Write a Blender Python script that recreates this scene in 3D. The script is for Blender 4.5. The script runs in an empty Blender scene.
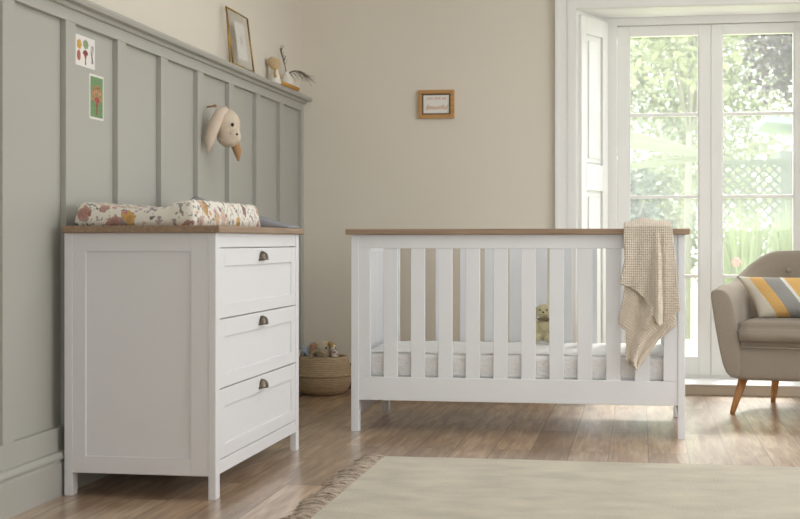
import bpy, bmesh, math, random
from mathutils import Vector, Matrix, noise
from math import pi, sin, cos, radians, sqrt
random.seed(7)
C = bpy.context.scene.collection
S = bpy.context.scene

# ---------------------------------------------------------------- materials
def lin(r, g, b):
    f = lambda c: (c/255/12.92) if c/255 <= .04045 else ((c/255+.055)/1.055)**2.4
    return (f(r), f(g), f(b), 1)

def mat(name, col, rough=.6, spec=.5, metal=0, bump=0, bscale=60, var=0, vscale=8, stretch=(1,1,1), coat=0, transl=0, sheen=0, detail=4):
    m = bpy.data.materials.new(name); m.use_nodes = True
    nt = m.node_tree; N = nt.nodes; L = nt.links
    b = N['Principled BSDF']
    b.inputs['Base Color'].default_value = col
    b.inputs['Roughness'].default_value = rough
    b.inputs['Specular IOR Level'].default_value = spec
    b.inputs['Metallic'].default_value = metal
    b.inputs['Coat Weight'].default_value = coat
    b.inputs['Sheen Weight'].default_value = sheen
    tc = N.new('ShaderNodeTexCoord'); mp = N.new('ShaderNodeMapping')
    mp.inputs['Scale'].default_value = stretch
    L.new(tc.outputs['Object'], mp.inputs['Vector'])
    if var:
        n = N.new('ShaderNodeTexNoise'); n.inputs['Scale'].default_value = vscale; n.inputs['Detail'].default_value = detail
        L.new(mp.outputs[0], n.inputs['Vector'])
        r = N.new('ShaderNodeMapRange'); r.inputs['From Min'].default_value=.3; r.inputs['From Max'].default_value=.7
        r.inputs['To Min'].default_value = 1-var; r.inputs['To Max'].default_value = 1+var
        L.new(n.outputs['Fac'], r.inputs['Value'])
        mx = N.new('ShaderNodeVectorMath'); mx.operation='SCALE'; mx.inputs[0].default_value = col[:3]
        L.new(r.outputs[0], mx.inputs['Scale']); L.new(mx.outputs[0], b.inputs['Base Color'])
    if bump:
        n = N.new('ShaderNodeTexNoise'); n.inputs['Scale'].default_value = bscale; n.inputs['Detail'].default_value = 3
        L.new(mp.outputs[0], n.inputs['Vector'])
        bp = N.new('ShaderNodeBump'); bp.inputs['Strength'].default_value = bump; bp.inputs['Distance'].default_value=.005
        L.new(n.outputs['Fac'], bp.inputs['Height']); L.new(bp.outputs[0], b.inputs['Normal'])
    if transl:
        t = N.new('ShaderNodeBsdfTranslucent'); t.inputs[0].default_value = col
        ms = N.new('ShaderNodeMixShader'); ms.inputs[0].default_value = transl
        L.new(b.outputs[0], ms.inputs[1]); L.new(t.outputs[0], ms.inputs[2])
        L.new(ms.outputs[0], N['Material Output'].inputs[0])
    return m

def ramp(N, stops, interp='LINEAR'):
    r = N.new('ShaderNodeValToRGB'); r.color_ramp.interpolation = interp
    e = r.color_ramp.elements
    while len(e) > 1: e.remove(e[-1])
    e[0].position = stops[0][0]; e[0].color = stops[0][1]
    for p, c in stops[1:]:
        x = e.new(p); x.color = c
    return r

def floor_mat():
    m = bpy.data.materials.new('oak_laminate'); m.use_nodes = True
    nt = m.node_tree; N = nt.nodes; L = nt.links; b = N['Principled BSDF']
    tc = N.new('ShaderNodeTexCoord'); mp = N.new('ShaderNodeMapping')
    mp.inputs['Rotation'].default_value = (0,0,-pi/2)     # plank length along world Y
    mp.inputs['Location'].default_value = (0,.037,0)
    L.new(tc.outputs['Object'], mp.inputs['Vector'])
    br = N.new('ShaderNodeTexBrick'); br.offset = .37; br.offset_frequency = 2
    br.inputs['Scale'].default_value = 1; br.inputs['Brick Width'].default_value = .95; br.inputs['Row Height'].default_value = .157
    br.inputs['Mortar Size'].default_value = .0019; br.inputs['Mortar Smooth'].default_value = .3; br.inputs['Bias'].default_value = 0
    br.inputs['Color1'].default_value = (0,0,0,1); br.inputs['Color2'].default_value = (1,1,1,1); br.inputs['Mortar'].default_value=(.5,.5,.5,1)
    L.new(mp.outputs[0], br.inputs['Vector'])
    # grain stretched along the plank, displaced per plank
    add = N.new('ShaderNodeVectorMath'); add.operation='MULTIPLY_ADD'
    add.inputs[1].default_value = (3,7,5)
    L.new(br.outputs['Color'], add.inputs[0]); L.new(mp.outputs[0], add.inputs[2])
    mp2 = N.new('ShaderNodeMapping'); mp2.inputs['Scale'].default_value = (1.6,13,1); L.new(add.outputs[0], mp2.inputs[0])
    n1 = N.new('ShaderNodeTexNoise'); n1.inputs['Scale'].default_value=1.8; n1.inputs['Detail'].default_value=7; n1.inputs['Distortion'].default_value=.5
    L.new(mp2.outputs[0], n1.inputs['Vector'])
    mp3 = N.new('ShaderNodeMapping'); mp3.inputs['Scale'].default_value = (6,110,1); L.new(add.outputs[0], mp3.inputs[0])
    n2 = N.new('ShaderNodeTexNoise'); n2.inputs['Scale'].default_value=1; n2.inputs['Detail'].default_value=4
    L.new(mp3.outputs[0], n2.inputs['Vector'])
    r1 = ramp(N, [(.25, lin(144,114,88)), (.42, lin(173,142,113)), (.55, lin(192,163,134)), (.74, lin(214,190,163))])
    L.new(n1.outputs['Fac'], r1.inputs[0])
    r2 = ramp(N, [(0,(.68,.655,.63,1)),(1,(1.17,1.18,1.19,1))]); L.new(br.outputs['Color'], r2.inputs[0])
    mu = N.new('ShaderNodeMix'); mu.data_type='RGBA'; mu.blend_type='MULTIPLY'; mu.inputs[0].default_value=1
    L.new(r1.outputs[0], mu.inputs[6]); L.new(r2.outputs[0], mu.inputs[7])
    r3 = ramp(N, [(.3,(.76,.74,.72,1)),(.62,(1.07,1.07,1.07,1))]); L.new(n2.outputs['Fac'], r3.inputs[0])
    mu2 = N.new('ShaderNodeMix'); mu2.data_type='RGBA'; mu2.blend_type='MULTIPLY'; mu2.inputs[0].default_value=1
    L.new(mu.outputs[2], mu2.inputs[6]); L.new(r3.outputs[0], mu2.inputs[7])
    mu3 = N.new('ShaderNodeMix'); mu3.data_type='RGBA'
    mu3.inputs[7].default_value = lin(84,64,50)
    sc = N.new('ShaderNodeMath'); sc.operation='MULTIPLY'; sc.inputs[1].default_value=.92; L.new(br.outputs['Fac'], sc.inputs[0])
    L.new(sc.outputs[0], mu3.inputs[0]); L.new(mu2.outputs[2], mu3.inputs[6])
    L.new(mu3.outputs[2], b.inputs['Base Color'])
    rr = N.new('ShaderNodeMapRange'); rr.inputs['To Min'].default_value=.25; rr.inputs['To Max'].default_value=.28
    L.new(n1.outputs['Fac'], rr.inputs['Value']); L.new(rr.outputs[0], b.inputs['Roughness'])
    b.inputs['Specular IOR Level'].default_value=.8
    b.inputs['Coat Weight'].default_value=.7; b.inputs['Coat Roughness'].default_value=.30
    inv = N.new('ShaderNodeMath'); inv.operation='MULTIPLY_ADD'; inv.inputs[1].default_value=-3.5
    L.new(br.outputs['Fac'], inv.inputs[0]); L.new(n2.outputs['Fac'], inv.inputs[2])
    bp = N.new('ShaderNodeBump'); bp.inputs['Strength'].default_value=.05; bp.inputs['Distance'].default_value=.001
    L.new(inv.outputs[0], bp.inputs['Height']); L.new(bp.outputs[0], b.inputs['Normal'])
    return m

def wood_mat(name, c1, c2, axis=0, rough=.5, fine=90):
    m = bpy.data.materials.new(name); m.use_nodes=True
    nt=m.node_tree; N=nt.nodes; L=nt.links; b=N['Principled BSDF']
    tc=N.new('ShaderNodeTexCoord'); mp=N.new('ShaderNodeMapping')
    s=[fine]*3; s[axis]=3.0; mp.inputs['Scale'].default_value=s
    L.new(tc.outputs['Object'], mp.inputs[0])
    n=N.new('ShaderNodeTexNoise'); n.inputs['Scale'].default_value=1; n.inputs['Detail'].default_value=5; n.inputs['Distortion'].default_value=.6
    L.new(mp.outputs[0], n.inputs['Vector'])
    r=ramp(N,[(.32,c1),(.66,c2)]); L.new(n.outputs['Fac'], r.inputs[0]); L.new(r.outputs[0], b.inputs['Base Color'])
    b.inputs['Roughness'].default_value=rough
    bp=N.new('ShaderNodeBump'); bp.inputs['Strength'].default_value=.1; bp.inputs['Distance'].default_value=.002
    L.new(n.outputs['Fac'], bp.inputs['Height']); L.new(bp.outputs[0], b.inputs['Normal'])
    return m

def floral_mat():
    m = bpy.data.materials.new('floral_cotton'); m.use_nodes=True
    nt=m.node_tree; N=nt.nodes; L=nt.links; b=N['Principled BSDF']; b.inputs['Roughness'].default_value=.8
    tc=N.new('ShaderNodeTexCoord')
    def distort(scale, amt, off):
        n=N.new('ShaderNodeTexNoise'); n.inputs['Scale'].default_value=scale; n.inputs['Detail'].default_value=3
        o=N.new('ShaderNodeVectorMath'); o.operation='ADD'; o.inputs[1].default_value=off; L.new(tc.outputs['Object'], o.inputs[0])
        L.new(o.outputs[0], n.inputs['Vector'])
        a=N.new('ShaderNodeVectorMath'); a.operation='MULTIPLY_ADD'; a.inputs[1].default_value=(amt,)*3
        L.new(n.outputs['Color'], a.inputs[0]); L.new(o.outputs[0], a.inputs[2]); return a
    base=lin(236,230,219); cur=None
    def layer(cur, scale, off, rmax, stops, amt, dsc, stretch=(1,1,1)):
        d=distort(dsc, amt, off)
        mp=N.new('ShaderNodeMapping'); mp.inputs['Scale'].default_value=stretch; mp.inputs['Rotation'].default_value=(.5,.3,.7)
        L.new(d.outputs[0], mp.inputs[0])
        v=N.new('ShaderNodeTexVoronoi'); v.inputs['Scale'].default_value=scale; L.new(mp.outputs[0], v.inputs['Vector'])
        lt=N.new('ShaderNodeMath'); lt.operation='LESS_THAN'; lt.inputs[1].default_value=rmax; L.new(v.outputs['Distance'], lt.inputs[0])
        sep=N.new('ShaderNodeSeparateColor'); L.new(v.outputs['Color'], sep.inputs[0])
        r=ramp(N, stops, 'CONSTANT'); L.new(sep.outputs[0], r.inputs[0])
        # petal streaks: rings of light and dark around each centre
        rr=ramp(N, [(0,(.35,.16,.10,1)),(rmax*.24,(.95,.9,.85,1)),(rmax*.55,(.78,.74,.72,1)),(rmax*.7,(1.1,1.08,1.05,1)),(rmax,(.9,.86,.84,1))]); L.new(v.outputs['Distance'], rr.inputs[0])
        mm=N.new('ShaderNodeMix'); mm.data_type='RGBA'; mm.blend_type='MULTIPLY'; mm.inputs[0].default_value=1
        L.new(r.outputs[0], mm.inputs[6]); L.new(rr.outputs[0], mm.inputs[7])
        gt=N.new('ShaderNodeMath'); gt.operation='GREATER_THAN'; gt.inputs[1].default_value=.12; L.new(sep.outputs[1], gt.inputs[0])
        an=N.new('ShaderNodeMath'); an.operation='MULTIPLY'; L.new(lt.outputs[0], an.inputs[0]); L.new(gt.outputs[0], an.inputs[1])
        mx=N.new('ShaderNodeMix'); mx.data_type='RGBA'; L.new(an.outputs[0], mx.inputs[0])
        if cur is None: mx.inputs[6].default_value=base
        else: L.new(cur, mx.inputs[6])
        L.new(mm.outputs[2], mx.inputs[7]); return mx.outputs[2]
    cur=layer(cur, 30, (3,1,2), .36, [(0,lin(150,152,150)),(.35,lin(176,165,170)),(.6,lin(126,132,122)),(.8,lin(196,180,170))], .07, 30, (1,2.4,1))
    cur=layer(cur, 15, (0,0,0), .42, [(0,lin(206,166,104)),(.14,lin(200,172,162)),(.36,lin(216,190,176)),(.52,lin(184,146,138)),(.68,lin(172,160,158)),(.80,lin(212,180,150)),(.90,lin(150,128,124))], .035, 50)
    cur=layer(cur, 30, (5,7,9), .26, [(0,lin(205,110,150)),(.12,lin(160,120,104)),(.4,lin(120,126,122)),(.8,lin(206,160,96))], .03, 60)
    L.new(cur, b.inputs['Base Color'])
    return m

def glass_mat():
    m=bpy.data.materials.new('window_glass'); m.use_nodes=True
    nt=m.node_tree; N=nt.nodes; L=nt.links; N.remove(N['Principled BSDF'])
    t=N.new('ShaderNodeBsdfTransparent'); g=N.new('ShaderNodeBsdfGlossy'); g.inputs['Roughness'].default_value=.02
    f=N.new('ShaderNodeLayerWeight'); f.inputs['Blend'].default_value=.5
    p=N.new('ShaderNodeMath'); p.operation='POWER'; p.inputs[1].default_value=4; L.new(f.outputs['Facing'],p.inputs[0])
    q=N.new('ShaderNodeMath'); q.operation='MULTIPLY_ADD'; q.inputs[1].default_value=.5; q.inputs[2].default_value=.03; L.new(p.outputs[0],q.inputs[0])
    mx=N.new('ShaderNodeMixShader'); L.new(q.outputs[0], mx.inputs[0]); L.new(t.outputs[0], mx.inputs[1]); L.new(g.outputs[0], mx.inputs[2])
    # veiling glare put into the glass as a faint translucent mix
    h=N.new('ShaderNodeBsdfTranslucent'); h.inputs[0].default_value=(.9,.93,.95,1)
    m2=N.new('ShaderNodeMixShader'); m2.inputs[0].default_value=.05; L.new(mx.outputs[0],m2.inputs[1]); L.new(h.outputs[0],m2.inputs[2])
    L.new(m2.outputs[0], N['Material Output'].inputs[0]); return m

def cushion_mat():
    m=bpy.data.materials.new('wave_knit_cushion'); m.use_nodes=True
    nt=m.node_tree; N=nt.nodes; L=nt.links; b=N['Principled BSDF']; b.inputs['Roughness'].default_value=.95
    tc=N.new('ShaderNodeTexCoord'); sp=N.new('ShaderNodeSeparateXYZ'); L.new(tc.outputs['Object'], sp.inputs[0])
    # s = x*2.1 + 1.05*(z) curved
    n=N.new('ShaderNodeMath'); n.operation='MULTIPLY'; n.inputs[1].default_value=.62; L.new(sp.outputs['Z'], n.inputs[0])
    sn=N.new('ShaderNodeMath'); sn.operation='SINE'
    k=N.new('ShaderNodeMath'); k.operation='MULTIPLY'; k.inputs[1].default_value=14; L.new(sp.outputs['Z'], k.inputs[0]); L.new(k.outputs[0], sn.inputs[0])
    a=N.new('ShaderNodeMath'); a.operation='MULTIPLY_ADD'; a.inputs[1].default_value=.012; L.new(sn.outputs[0], a.inputs[0]); L.new(n.outputs[0], a.inputs[2])
    s=N.new('ShaderNodeMath'); s.operation='ADD'; L.new(a.outputs[0], s.inputs[0]); L.new(sp.outputs['X'], s.inputs[1])
    mr=N.new('ShaderNodeMapRange'); mr.inputs['From Min'].default_value=-.25; mr.inputs['From Max'].default_value=.30; L.new(s.outputs[0], mr.inputs['Value'])
    cream=lin(226,218,202); must=lin(224,180,112); grey=lin(160,158,154); wh=lin(232,228,220)
    r=ramp(N,[(0,cream),(.127,must),(.25,grey),(.40,wh),(.435,must),(.60,cream),(.70,grey),(.8,wh),(.84,must)],'CONSTANT'); L.new(mr.outputs[0], r.inputs[0])
    L.new(r.outputs[0], b.inputs['Base Color'])
    w=N.new('ShaderNodeTexNoise'); w.inputs['Scale'].default_value=160; L.new(tc.outputs['Object'], w.inputs['Vector'])
    bp=N.new('ShaderNodeBump'); bp.inputs['Strength'].default_value=.8; bp.inputs['Distance'].default_value=.004
    L.new(w.outputs['Fac'], bp.inputs['Height']); L.new(bp.outputs[0], b.inputs['Normal'])
    return m

M = dict(
 floor=floor_mat(),
 wallback=mat('beige_paint', lin(228,220,206), .85, .3, bump=.04, bscale=120),
 walltop=mat('cream_paint', lin(224,216,203), .85, .3, bump=.04, bscale=120),
 panel=mat('sage_grey_paint', lin(180,178,170), .5, .4, bump=.03, bscale=90),
 ceiling=mat('ceiling_paint', lin(240,238,232), .9, .2),
 white=mat('white_gloss_paint', lin(240,239,236), .35, .5),
 brownbase=mat('brown_stained_skirting', lin(104,78,66), .5),
 riser=mat('beige_threshold', lin(214,202,184), .7, var=.05),
 crib=mat('white_lacquer', lin(236,237,240), .42, .5, bump=.03, bscale=30, stretch=(1,1,8)),
 dress=mat('white_lacquer_grained', lin(232,231,233), .45, .5, bump=.05, bscale=30, stretch=(6,6,1)),
 oak=wood_mat('grey_oak_x', lin(140,115,92), lin(167,142,118), 0),
 oaky=wood_mat('grey_oak_y', lin(140,115,92), lin(167,142,118), 1),
 legoak=wood_mat('oak_leg', lin(176,122,72), lin(206,152,98), 2, .4, 120),
 picoak=wood_mat('oak_frame', lin(172,126,70), lin(200,152,92), 0, .5, 150),
 glass=glass_mat(),
 brass=mat('aged_brass', lin(176,144,84), .35, .5, 1),
 pewter=mat('antique_pewter', lin(112,104,92), .35, .5, .9, var=.3, vscale=60),
 sheet=mat('white_quilted_sheet', lin(240,238,236), .9, .2, bump=.8, bscale=70, stretch=(1,1,1.5)),
 rug=mat('ivory_wool', lin(206,198,182), .95, .1, bump=.9, bscale=170, var=.11, vscale=5, stretch=(1,1.6,1), detail=6),
 fringe=mat('rug_yarn', lin(188,172,156), .95, .1, var=.2, vscale=40),
 chair=mat('taupe_linen_weave', lin(152,140,125), .95, .2, bump=.6, bscale=260, var=.06, vscale=180, sheen=.2),
 cushion=cushion_mat(),
 knit=mat('oatmeal_knit', lin(222,210,194), .95, .1, bump=.3, bscale=300, var=.05, vscale=60, sheen=.2),
 floral=floral_mat(),
 greyfab=mat('grey_felt', lin(152,152,156), .95, .1, bump=.4, bscale=200),
 toykhaki=mat('khaki_plush', lin(206,195,158), .95, .1, bump=.9, bscale=200, sheen=.3),
 toycream=mat('cream_linen', lin(222,206,186), .95, .1, bump=.4, bscale=260),
 earpink=mat('pinkish_cream_linen', lin(222,204,186), .95, .1, bump=.4, bscale=260),
 toytan=mat('tan_linen', lin(190,150,112), .95, .1, bump=.4, bscale=260),
 toypink=mat('pink_thread', lin(220,140,140), .9),
 black=mat('black_thread', lin(28,26,26), .4),
 toywhite=mat('white_cotton', lin(236,232,224), .9),
 mustard=mat('orange_cotton', lin(206,150,70), .9),
 twig=mat('dried_twig', lin(96,84,66), .9),
 vase=mat('white_ceramic', lin(232,228,220), .35),
 paper=mat('white_paper', lin(238,234,228), .8),
 mount=mat('brown_inner_edge', lin(96,76,62), .7),
 ink=mat('tan_ink', lin(206,150,108), .8),
 cardgreen=mat('green_print', lin(120,152,106), .8, var=.08, vscale=80),
 orange=mat('orange_print', lin(222,160,124), .8),
 red=mat('red_print', lin(186,104,96), .8),
 ochre=mat('ochre_print', lin(212,166,84), .8),
 sageprint=mat('sage_print', lin(150,164,124), .8),
 greyprint=mat('grey_print', lin(130,124,122), .8),
 gingham=mat('blue_check', lin(176,190,206), .9, var=.25, vscale=60),
 lawn=mat('lawn', lin(214,224,168), .95, .1, var=.15, vscale=3),
 patio=mat('patio_stone', lin(232,230,222), .9),
 leafA=mat('leaf_bright', lin(164,170,138), .6, transl=.3),
 leafB=mat('leaf_mid', lin(134,146,112), .6, transl=.3),
 leafC=mat('leaf_purple', lin(84,70,80), .5, transl=.1),
 leafD=mat('leaf_grey_green', lin(106,116,100), .6, transl=.2),
 leafE=mat('blade', lin(156,168,126), .5, transl=.3),
 bark=mat('bark', lin(150,136,120), .9, var=.2, vscale=8),
 palebark=mat('pale_bark', lin(132,130,116), .9, var=.1, vscale=8),
 lattice=mat('weathered_lattice', lin(108,114,98), .8),
 roof=mat('pale_roof', lin(140,156,158), .6),
 shedwall=mat('shed_wall', lin(122,126,116), .8),
 arching=mat('arching_leaf', lin(118,126,98), .6, transl=.25),
 flower=mat('pink_petal', lin(226,130,120), .7, transl=.2),
)
# seagrass weave: fine horizontal coils
def basket_mat():
    m=mat('seagrass_coils', lin(204,180,148), .85, .3, var=.14, vscale=30, stretch=(1,1,5))
    nt=m.node_tree; N=nt.nodes; L=nt.links; b=N['Principled BSDF']
    tc=N.new('ShaderNodeTexCoord'); w=N.new('ShaderNodeTexWave'); w.bands_direction='Z'; w.inputs['Scale'].default_value=32; w.inputs['Distortion'].default_value=.6
    L.new(tc.outputs['Object'], w.inputs['Vector'])
    bp=N.new('ShaderNodeBump'); bp.inputs['Strength'].default_value=.7; bp.inputs['Distance'].default_value=.005
    L.new(w.outputs['Fac'], bp.inputs['Height']); L.new(bp.outputs[0], b.inputs['Normal']); return m
M['basket']=basket_mat()

# ---------------------------------------------------------------- helpers
ORG = {}
class MB:
    def __init__(s): s.bm = bmesh.new()
    def box(s, x0,x1,y0,y1,z0,z1, bev=0):
        t=bmesh.new(); bmesh.ops.create_cube(t,size=1)
        for v in t.verts: v.co=Vector(((x0+x1)/2+v.co.x*(x1-x0),(y0+y1)/2+v.co.y*(y1-y0),(z0+z1)/2+v.co.z*(z1-z0)))
        if bev: bmesh.ops.bevel(t,geom=t.edges[:],offset=bev,segments=2,affect='EDGES',profile=.5)
        s.add(t); return s
    def add(s, t, mx=None):
        if mx is not None: bmesh.ops.transform(t,matrix=mx,verts=t.verts)
        me=bpy.data.meshes.new('tmp'); t.to_mesh(me); t.free(); s.bm.from_mesh(me); bpy.data.meshes.remove(me); return s
    def ell(s, c, r, rot=(0,0,0), seg=20):
        t=bmesh.new(); bmesh.ops.create_uvsphere(t,u_segments=seg,v_segments=max(8,seg*2//3),radius=1)
        if isinstance(r,(int,float)): r=(r,r,r)
        from mathutils import Euler
        mx=Matrix.Translation(c) @ Euler(rot).to_matrix().to_4x4() @ Matrix.Diagonal((*r,1))
        return s.add(t,mx)
    def tube(s, pts, radii, seg=10, cap=True):
        pts=[Vector(p) for p in pts]
        if isinstance(radii,(int,float)): radii=[radii]*len(pts)
        rings=[]; up=None
        for i,p in enumerate(pts):
            d=(pts[min(i+1,len(pts)-1)]-pts[max(i-1,0)]).normalized()
            if up is None: up=Vector((0,0,1)) if abs(d.z)<.9 else Vector((1,0,0))
            a=d.cross(up).normalized(); b=a.cross(d).normalized(); up=b
            rings.append([s.bm.verts.new(p+(a*cos(2*pi*k/seg)+b*sin(2*pi*k/seg))*radii[i]) for k in range(seg)])
        for i in range(len(rings)-1):
            for k in range(seg):
                s.bm.faces.new((rings[i][k],rings[i][(k+1)%seg],rings[i+1][(k+1)%seg],rings[i+1][k]))
        if cap:
            s.bm.faces.new(rings[0]); s.bm.faces.new(rings[-1])
        return s
    def lathe(s, prof, c=(0,0,0), seg=40, f=None):
        rings=[]
        for r,z in prof:
            rings.append([s.bm.verts.new((c[0]+r*cos(2*pi*k/seg)*(f(k/seg,z) if f else 1), c[1]+r*sin(2*pi*k/seg)*(f(k/seg,z) if f else 1), c[2]+z)) for k in range(seg)])
        for i in range(len(rings)-1):
            for k in range(seg):
                s.bm.faces.new((rings[i][k],rings[i][(k+1)%seg],rings[i+1][(k+1)%seg],rings[i+1][k]))
        s.bm.faces.new(rings[0]); s.bm.faces.new(rings[-1]); return s
    def prism(s, pts, z0, z1, plane='xy'):
        # outline extruded; plane xz -> extruded along y, yz -> extruded along x
        def P(a,b,c): return (a,b,c) if plane=='xy' else ((a,c,b) if plane=='xz' else (c,a,b))
        A=[s.bm.verts.new(P(a,b,z0)) for a,b in pts]; B=[s.bm.verts.new(P(a,b,z1)) for a,b in pts]
        n=len(pts); s.bm.faces.new(A); s.bm.faces.new(B)
        for i in range(n): s.bm.faces.new((A[i],A[(i+1)%n],B[(i+1)%n],B[i]))
        return s
    def grid(s, f, nu, nv):
        V=[[s.bm.verts.new(f(i/nu,j/nv)) for j in range(nv+1)] for i in range(nu+1)]
        for i in range(nu):
            for j in range(nv): s.bm.faces.new((V[i][j],V[i+1][j],V[i+1][j+1],V[i][j+1]))
        return s
    def build(s, name, m, parent=None, smooth=False, bevel=0, sub=0, remesh=0, solid=0, normals=True, weld=0):
        if weld: bmesh.ops.remove_doubles(s.bm, verts=s.bm.verts, dist=weld)
        if normals: bmesh.ops.recalc_face_normals(s.bm,faces=s.bm.faces)
        if parent is not None and parent.name in ORG:
            o=ORG[parent.name]
            for v in s.bm.verts: v.co-=o
        me=bpy.data.meshes.new(name); s.bm.to_mesh(me); s.bm.free()
        me.materials.append(M[m] if isinstance(m,str) else m)
        ob=bpy.data.objects.new(name,me); C.objects.link(ob)
        if parent is not None:
            ob.parent=parent
            if parent.name in ORG: ORG[ob.name]=ORG[parent.name]
        if smooth:
            for p in me.polygons: p.use_smooth=True
        if remesh:
            r=ob.modifiers.new('r','REMESH'); r.mode='VOXEL'; r.voxel_size=remesh; r.use_smooth_shade=True
            r=ob.modifiers.new('s','SMOOTH'); r.factor=.5; r.iterations=3
        if solid:
            r=ob.modifiers.new('t','SOLIDIFY'); r.thickness=solid; r.offset=0
        if sub:
            r=ob.modifiers.new('u','SUBSURF'); r.levels=sub; r.render_levels=sub
        if bevel:
            r=ob.modifiers.new('b','BEVEL'); r.width=bevel; r.segments=2; r.limit_method='ANGLE'; r.angle_limit=radians(50)
            r.harden_normals=False
        return ob

def thing(name, label, cat, loc=(0,0,0), rotz=0, group=None, local=False):
    o=bpy.data.objects.new(name,None); C.objects.link(o); o.empty_display_size=.1
    o.location=loc; o.rotation_euler=(0,0,rotz); o['label']=label; o['category']=cat
    if group: o['group']=group
    ORG[o.name]=Vector((0,0,0)) if local else Vector(loc)
    return o
def tag(o,label,cat,group=None,kind=None):
    if label: o['label']=label
    if cat: o['category']=cat
    if group: o['group']=group
    if kind: o['kind']=kind
    return o
def st(o): o['kind']='structure'; return o
def plab(o,l): o['label']=l; return o

# ---------------------------------------------------------------- room
WX=-1.955; WY=7.906; RX=3.6; FY=-1.6; CZ=2.72
st(MB().box(WX-.1,RX+.1,FY-.1,WY,-.05,0).build('floor','floor'))
st(MB().box(WX-.1,RX+.1,FY-.1,WY+.35,CZ,CZ+.1).build('ceiling','ceiling'))
st(MB().box(WX-.1,WX,FY-.1,WY+.35,0,CZ).build('wall_left','walltop'))
w=MB()
OX0,OX1,OZ=-.351,1.167,2.167
w.box(WX,OX0,WY,WY+.35,0,CZ).box(OX1,RX,WY,WY+.35,0,CZ).box(OX0,OX1,WY,WY+.35,OZ,CZ)
st(w.build('wall_back','wallback'))
w=MB(); y0,y1,z0,z1=2.2,6.2,.7,2.35
w.box(RX,RX+.1,FY-.1,y0,0,CZ).box(RX,RX+.1,y1,WY+.35,0,CZ).box(RX,RX+.1,y0,y1,0,z0).box(RX,RX+.1,y0,y1,z1,CZ)
st(w.build('wall_right','wallback'))
st(MB().box(WX,RX,FY-.1,FY,0,CZ).build('wall_front','wallback'))

# left wall panelling
PX=-1.951; SX=-1.93
p=MB(); p.box(WX,PX,FY,WY,.12,1.66)
YS=[4.01+.48*k for k in range(-11,9)]
p.box(PX,SX,FY,WY,1.612,1.66); p.box(PX,SX,FY,WY,.12,.226)
for y in YS: 
    if y>FY: p.box(PX,SX,y,min(y+.083,WY),.226,1.612)
st(p.build('trim_1','panel',bevel=.0015))
c=MB().prism([(WX,1.655),(SX+.012,1.655),(SX+.018,1.668),(-1.884,1.668),(-1.876,1.680),(-1.884,1.692),(WX,1.692)],FY,WY,'xz')
st(c.build('trim_2','panel',bevel=.002))
b=MB().prism([(WX,0),(-1.915,0),(-1.915,.108),(-1.919,.114),(-1.919,.120),(-1.909,.126),(-1.909,.134),(-1.917,.146),(-1.924,.148),(WX,.148)],FY,WY,'xz')
st(b.build('baseboard_left','panel'))
b=MB()
b.box(-1.915,-.466,WY-.018,WY,0,.148,.003).box(1.282,RX,WY-.018,WY,0,.148,.003)
st(b.build('baseboard_back','brownbase'))

# French door recess
FZ=.061
st(MB().box(OX0,OX1,WY-.006,WY+.42,0,FZ-.008).build('trim_3','riser',bevel=.003))
st(MB().box(OX0,OX1,WY-.012,WY+.42,FZ-.008,FZ,.003).build('trim_4','white'))
# architrave
a=MB()
for w0,w1,t in ((0,.045,.018),(.045,.052,.012),(.052,.095,.026),(.095,.116,.036)):
    a.box(OX0-w1,OX0-w0,WY-t,WY,0,OZ+w0).box(OX1+w0,OX1+w1,WY-t,WY,0,OZ+w0).box(OX0-w1,OX1+w1,WY-t,WY,OZ+w0,OZ+w1)
st(a.build('trim_5','white'))
# splayed reveals
def splay(X0,X1,Y0,Y1,solid_out):
    # wedge between wall and shutter
    return MB().prism([(X0,Y0),(X1,Y1),(solid_out,Y1),(solid_out,Y0)] if solid_out<X0 else [(X0,Y0),(X1,Y1),(solid_out,Y1),(solid_out,Y0)],FZ,OZ,'xy')
YD=8.25
st(splay(OX0,-.20,WY+.001,YD,OX0-.0005).build('trim_6','white'))
st(splay(OX1,1.016,WY+.001,YD,OX1+.0005).build('trim_7','white'))
def shutter_mesh(m, A, B, parent=None):
    # A,B floor points of the face, shutter leaf with two fielded panels and a moulding frame
    A=Vector((*A,0)); B=Vector((*B,0)); d=(B-A); W=d.length; d.normalize(); n=Vector((-d.y,d.x,0))
    if n.x*(.4-A.x)<0: n=-n
    def bx(t,u0,u1,z0,z1,o0,o1,bev=0):
        q=bmesh.new(); bmesh.ops.create_cube(q,size=1)
        for v in q.verts:
            uu=u0+(v.co.x+.5)*(u1-u0); oo=o0+(v.co.y+.5)*(o1-o0); zz=z0+(v.co.z+.5)*(z1-z0)
            v.co=A+d*uu+n*oo+Vector((0,0,zz))
        t.add(q)
    z0,z1=FZ+.02,OZ-.03; mid=1.22
    f=MB(); bx(f,.012,W-.01,z0,z1,.004,.012)
    bx(f,.012,.075,z0,z1,.012,.028); bx(f,W-.075,W-.01,z0,z1,.012,.028)
    for a0,a1 in ((z0,z0+.12),(mid-.075,mid+.075),(z1-.10,z1)): bx(f,.075,W-.075,a0,a1,.012,.028)
    return f, bx, W, z0, z1, mid
f,bx,W,z0,z1,mid=shutter_mesh(None,(OX0,WY+.02),(-.20,YD))
sh=thing('window_shutter','white panelled shutter folded against the left side of the door recess','shutter',(-.3,8.05,FZ))
f.build('shutter_leaf','white',sh,bevel=.003)
for a0,a1 in ((z0+.12,mid-.075),(mid+.075,z1-.10)):
    q=MB(); bx(q,.085,W-.085,a0+.01,a1-.01,.012,.018); bx(q,.11,W-.11,a0+.035,a1-.035,.018,.025); q.build('fielded_panel','white',sh,bevel=.004)
f,bx,W,z0,z1,mid=shutter_mesh(None,(OX1,WY+.02),(1.016,YD))
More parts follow.
